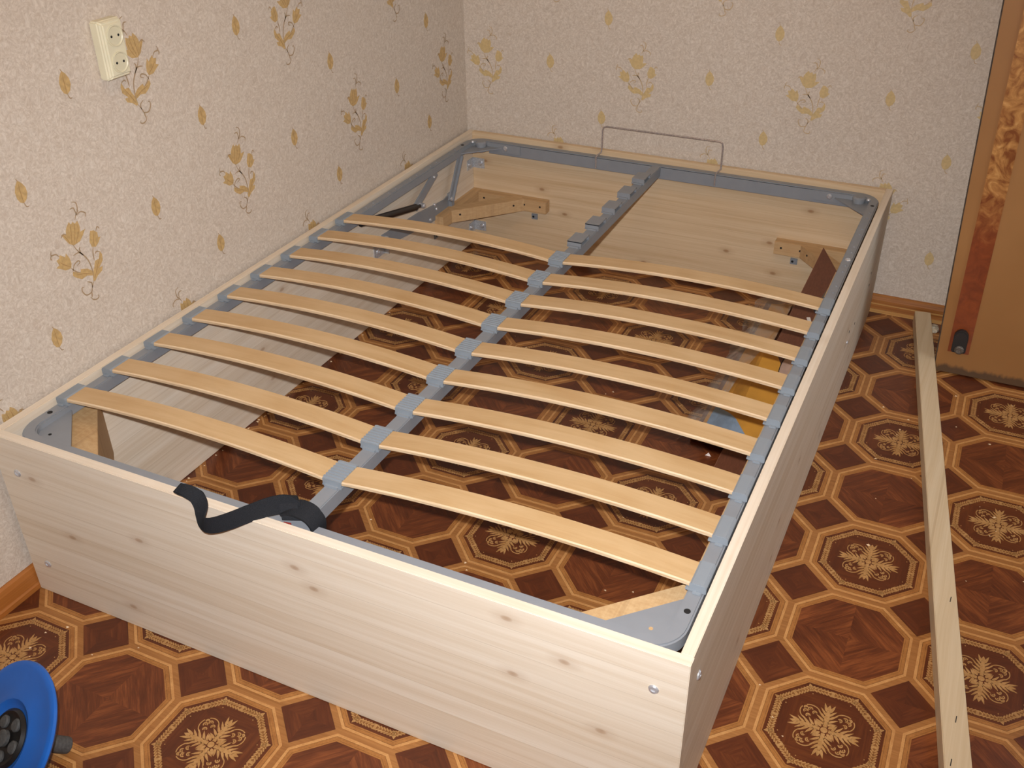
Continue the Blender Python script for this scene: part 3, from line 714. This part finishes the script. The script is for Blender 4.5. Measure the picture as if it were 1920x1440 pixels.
mb = MB(); mb.add([lean2(1.677, DYF - .004, .075), lean2(1.733, DYF - .004, .075), lean2(1.733, DYF - .004, 1.99), lean2(1.677, DYF - .004, 1.99), lean2(1.677, DYF, .075), lean2(1.733, DYF, .075), lean2(1.733, DYF, 1.99), lean2(1.677, DYF, 1.99)],
      [(0, 1, 2, 3), (0, 4, 5, 1), (1, 5, 6, 2), (2, 6, 7, 3), (3, 7, 4, 0)]); part('door_strip', mb, M_STRIP, door)
mb = MB(); mb.prism([lean(1.650, 0, z)[0:1] + (z,) for z in (.006, 1.99)] + [lean(1.6535, 0, z)[0:1] + (z,) for z in (1.99, .006)], DYF - .001, DYF + .037, f=lambda a, b, z: (a, z, b)); part('edge_strip', mb, plain('dark_worn_edge', (62, 48, 36), .8, 0, .3, 60), door)
cx = 1.7055
pts = [(-.019, .082), (.019, .082)] + [(.019 * math.cos(a), .130 + .022 * math.sin(a)) for a in [k * math.pi / 8 for k in range(9)]]
mb = MB(); mb.prism([(cx - .003 + a - .02 * (b - .1), b) for a, b in pts], DYF - .020, DYF - .003, f=lambda a, b, z: (a, z, b)); ks = part('door_stop', mb, plain('black_rubber', (36, 30, 27), .6), door, bevel=.003)
mb = MB(); mb.lathe([(.0125, 0), (.0125, .004), (.009, .007), (.003, .006)], (cx - .001, DYF - .020, .094), (0, -1, 0), 18); part('stop_screw', mb, plain('dusty_screw', (96, 88, 80), .5, .4, .3, 300), ks, True)

# ------------------------------------------------------------------ double wall socket
so = thing('wall_socket', 'ivory double wall socket on the floral wallpaper above the bed side', 'socket', (WX, -1.52, .975))
sy0, sy1, sz0, sz1, sd = -1.561, -1.499, .972, 1.088, .030
mb = MB(); b0 = [(sy0, sz0), (sy1, sz0), (sy1, sz1), (sy0, sz1)]; ii = .006
vs = [(WX, a, b) for a, b in b0] + [(WX + sd * .75, a, b) for a, b in b0] + [(WX + sd, a + (ii if a == sy0 else -ii), b + (ii if b == sz0 else -ii)) for a, b in b0]
mb.add(vs, [(0, 1, 2, 3), (8, 9, 10, 11)] + [(r * 4 + k, r * 4 + (k + 1) % 4, r * 4 + 4 + (k + 1) % 4, r * 4 + 4 + k) for r in (0, 1) for k in range(4)])
part('housing', mb, M_IVORY, so, bevel=.003)
for cz in (1.004, 1.056):
    cy = (sy0 + sy1) / 2 + .002
    mb = MB(); mb.lathe([(.0215, 0), (.0215, .002), (.0195, .0025), (.0175, .0006), (.003, .0004)], (WX + sd, cy, cz), (1, 0, 0), 28); w = part('socket_well', mb, M_IVORYD, so, True)
    for dy in (-.0095, .0095):
        mb = MB(); mb.lathe([(.0026, 0), (.0026, .0004)], (WX + sd + .0006, cy + dy, cz), (1, 0, 0), 10); part('pin_hole', mb, M_DARK, w)

# ------------------------------------------------------------------ blue exercise wheel resting on its handle
hub = Vector((.345, -2.418, .101)); az, el = math.radians(66), math.radians(46)
nv = Vector((-math.cos(az) * math.cos(el), -math.sin(az) * math.cos(el), math.sin(el)))
wh = thing('exercise_wheel', 'blue plastic wheel with black hub and grey handle tipped on the floor', 'wheel', (hub.x, hub.y, 0))
M_BLUE = plain('blue_plastic', (30, 98, 186), .36, 0, .03, 20); M_HUB = plain('black_plastic_hub', (26, 25, 25), .4); M_GRIP = plain('grey_foam_grip', (74, 74, 73), .7, 0, .15, 200, .5, .3)
mb = MB(); mb.lathe([(.040, -.010), (.118, -.012), (.128, -.009), (.132, -.004), (.131, .001), (.126, .003), (.119, .002), (.080, .000), (.073, .002), (.066, .0025), (.058, -.003), (.050, -.006)], hub, nv, 72); part('disc', mb, M_BLUE, wh, True)
mb = MB(); mb.lathe([(.051, -.012), (.051, -.004), (.046, .001), (.040, -.001), (.037, -.003), (.016, -.003)], hub, nv, 40); hb_ = part('hub', mb, M_HUB, wh, True)
e1 = nv.cross(Vector((0, 0, 1))).normalized(); e2 = e1.cross(nv)
for k in range(5):
    a = 2 * math.pi * k / 5 + .5; c = hub + (e1 * math.cos(a) + e2 * math.sin(a)) * .031
    mb = MB(); mb.lathe([(.0115, -.006), (.0115, .000), (.009, .0025), (.003, .003)], c, nv, 16); part('hub_knob', mb, M_GRIP, hb_, True)
tipv = hub - nv * .118
mb = MB(); mb.tube([hub - nv * .01, hub - nv * .120, hub - nv * .124, hub - nv * .126, hub - nv * .122], [.0155, .0155, .0150, .0115, .009], 22); part('handle', mb, M_GRIP, wh, True)
mb = MB(); mb.tube([hub + nv * .0, hub + nv * .006, hub + nv * .008], [.0145, .0145, .010], 20); part('axle_end', mb, M_GRIP, wh, True)

# ------------------------------------------------------------------ wrapped brown panels and a leaning board inside the bed
M_BROWN = stripwood('dark_brown_laminate', (112, 68, 48), (88, 52, 36), 1, .3); M_BROWNE = plain('brown_laminate_edge', (150, 104, 78), .5)
M_CARD = plain('yellow_brown_cardboard', (190, 134, 46), .7, 0, .08, 12); M_BLUEP = plain('blue_grey_paper', (124, 142, 160), .6)
fm = Mat('clear_wrapping_film', .12, 0, .6); fm.b.inputs['Transmission Weight'].default_value = .0; fm.color((206, 200, 190))
fm.b.inputs['Alpha'].default_value = .34; nz = fm.noise(fm.map(fm.coord(), (14, 9, 14)), 1, 3, .6, 1.5); fm.bump(nz, .7, .004); fm.set(fm.b.inputs['Alpha'], fm.ramp(nz, [(.35, (.16, .16, .16, 1)), (.7, (.5, .5, .5, 1))])); M_FILM = fm.m
pk = thing('wrapped_panels', 'brown furniture panels in clear film with yellow cardboard lying inside the bed', 'package', (1.17, -.55, 0))
part('panel', MB().box(1.118, 1.205, -.93, -.10, .0, .014), M_BROWN, pk, bevel=.0008)
part('panel', MB().box(1.124, 1.203, -.91, -.12, .0145, .0285), M_BROWN, pk, bevel=.0008)
part('panel_edge', MB().box(1.1232, 1.1248, -.90, -.13, .020, .0275), M_BROWNE, pk)
mb = MB(); mb.prism([(1.135, -.90), (1.200, -.90), (1.203, -.12), (1.142, -.14)], .029, .0315); part('cardboard_sheet', mb, M_CARD, pk)
# second cardboard sheet and papers lying half on the package, half on the board beside it
def drape(x, y):
    zb = .010 + .287 * (y + 1.035) + .007; k = min(1, max(0, (x - 1.165) / .055)); return .0365 * (1 - k) + max(.0365 * (1 - k), zb) * k
def sheet(name, mat, fx0, fx1, y0, y1, dz, nx=10, ny=10):
    mb = MB(); vs = []; fs = []
    for j in range(ny + 1):
        y = y0 + (y1 - y0) * j / ny
        for i in range(nx + 1):
            x = fx0(y) + (fx1(y) - fx0(y)) * i / nx; vs.append((x, y, drape(x, y) + dz))
    n = len(vs); vs += [(x, y, z - .0016) for x, y, z in vs]
    for j in range(ny):
        for i in range(nx):
            a = j * (nx + 1) + i; fs += [(a, a + 1, a + nx + 2, a + nx + 1), (n + a, n + a + nx + 1, n + a + nx + 2, n + a + 1)]
    for i in range(nx):
        fs += [(i, n + i, n + i + 1, i + 1)]; a = ny * (nx + 1) + i; fs += [(a, a + 1, n + a + 1, n + a)]
    for j in range(ny):
        a = j * (nx + 1); fs += [(a, a + nx + 1, n + a + nx + 1, n + a)]; a += nx; fs += [(a, n + a, n + a + nx + 1, a + nx + 1)]
    mb.add(vs, fs); return part(name, mb, mat, pk)
sheet('cardboard_sheet', M_CARD, lambda y: 1.158 + .04 * max(0, y + .75), lambda y: 1.300 + .10 * (y + .95) if y < -.74 else 1.320 - .55 * (y + .74), -.95, -.61, .002)
sheet('paper_sheet', M_BLUEP, lambda y: 1.148, lambda y: 1.152 + .130 * max(0, min(1, (-.80 - y) / .155)), -.962, -.80, .005)
sheet('paper_sheet', plain('pinkish_paper', (176, 146, 128), .6), lambda y: 1.292 - .012 * math.sin((y + .745) / .13 * 3.1), lambda y: 1.335, -.745, -.61, .005)
mb = MB(); mb.tube([(q[0], q[1], drape(*q) + .007) for q in [(1.291 - .012 * math.sin(k / 10 * 3.1), -.745 + .0135 * k) for k in range(11)]], .0012, 6); part('string', mb, M_DARK, pk)
mb = MB(); nx, ny = 12, 40; vs = []; fs = []; rr = random.Random(3)
for j in range(ny + 1):
    for i in range(nx + 1):
        u = i / nx; x = 1.085 + u * .120; yv = -.945 + j / ny * .86
        z = .0345 + .0030 * rr.random()
        if u < .34: z = .003 + (z - .003) * max(0, (u - .02) / .32) ** .7
        vs.append((x + .006 * math.sin(j * .9) * (u < .1), yv, z))
for j in range(ny):
    for i in range(nx): a = j * (nx + 1) + i; fs.append((a, a + 1, a + nx + 2, a + nx + 1))
mb.add(vs, fs); part('wrapping_film', mb, M_FILM, pk, True)
mb = MB(); mb.add([(1.172, -.978, .0005), (1.180, -.975, .009), (1.188, -.978, .0005), (1.181, -.968, .0005)], [(0, 1, 3), (1, 2, 3), (0, 3, 2), (0, 2, 1)]); part('film_tuft', mb, plain('white_film_scrap', (222, 206, 196), .5), pk)
bd = thing('brown_board', 'dark brown mitred board sloping up onto the corner brace inside the bed', 'board', (1.26, -1.03, 0))
A_, B_ = Vector((1.210, -1.035, .001)), Vector((1.275, -.161, .252)); wv = Vector((.091, -.004, 0)); up_ = Vector((0, -.276, .961)) * .009
mit = Vector((.082, -.128, -.0355))
mb = MB(); lo = [A_, A_ + wv, B_ + mit, B_]
mb.add(lo + [q + up_ for q in lo], [(3, 2, 1, 0), (4, 5, 6, 7), (0, 1, 5, 4), (1, 2, 6, 5), (2, 3, 7, 6), (3, 0, 4, 7)]); part('panel', mb, M_BROWN, bd, bevel=.0006)
mb = MB(); mb.obb(A_ + up_ * .5 + Vector((-.0004, 0, 0)), B_ + up_ * .5 + Vector((-.0004, 0, 0)), .001, .006); part('edge_band', mb, M_BROWNE, bd)
mb = MB(); mb.obb(A_ + up_ * .55 + Vector((.001, -.0012, 0)), A_ + wv + up_ * .55 + Vector((-.001, -.0012, 0)), .001, .006); part('edge_band', mb, M_BROWNE, bd)
c = A_.lerp(B_, .66) + wv * .55 + up_ * 1.05; mb = MB(); mb.obb(c, c + Vector((.018, -.045, -.0098)), .010, .0014); part('tape_scrap', mb, plain('white_tape', (214, 208, 200), .4), bd)

# ------------------------------------------------------------------ crumbs of sawdust and plaster
rr = random.Random(11); mb = MB()
spots = [(1.55 + rr.random() * .6, -.35 - rr.random() * 1.0) for _ in range(34)] + [(.08 + rr.random() * .3, -2.06 - rr.random() * .2) for _ in range(6)] + [(.3 + rr.random() * .9, -.4 - rr.random() * 1.4) for _ in range(30)] + [(.028 + rr.random() * .006, -.6 - rr.random() * 1.2) for _ in range(50)] + [(1.45 + rr.random() * .1, -1.9 + rr.random() * .3) for _ in range(5)]
for x, y in spots:
    if abs((Vector((x, y, 0)) - A0).dot(nr)) < .03: continue
    s = .0012 + .0022 * rr.random(); a = rr.random() * 6
    mb.add([(x + s * math.cos(a + k * 2.1) * (1 + rr.random()), y + s * math.sin(a + k * 2.1), .0004) for k in range(3)] + [(x, y, .0006 + s * .8)], [(0, 1, 3), (1, 2, 3), (2, 0, 3), (2, 1, 0)])
cr = part('sawdust', mb, plain('pale_sawdust', (226, 196, 156), .8), None); cr['kind'] = 'stuff'; tag(cr, 'pale sawdust crumbs scattered over the floor', 'sawdust')
rr = random.Random(5); mb = MB()
poly = [(1.622 + .020 * math.cos(k * .8) * (.6 + .5 * rr.random()), -.055 + .026 * math.sin(k * .8) * (.6 + .5 * rr.random())) for k in range(8)]
mb.prism(poly, .0005, .012); mb.prism([(a * .55 + 1.622 * .45, b * .55 - .055 * .45) for a, b in poly], .012, .018)
tag(part('plaster_lump', mb, plain('broken_plaster', (196, 184, 160), .9, 0, .2, 80), None, bevel=.002), 'broken bit of pale plaster on the floor by the baseboard', 'rubble')
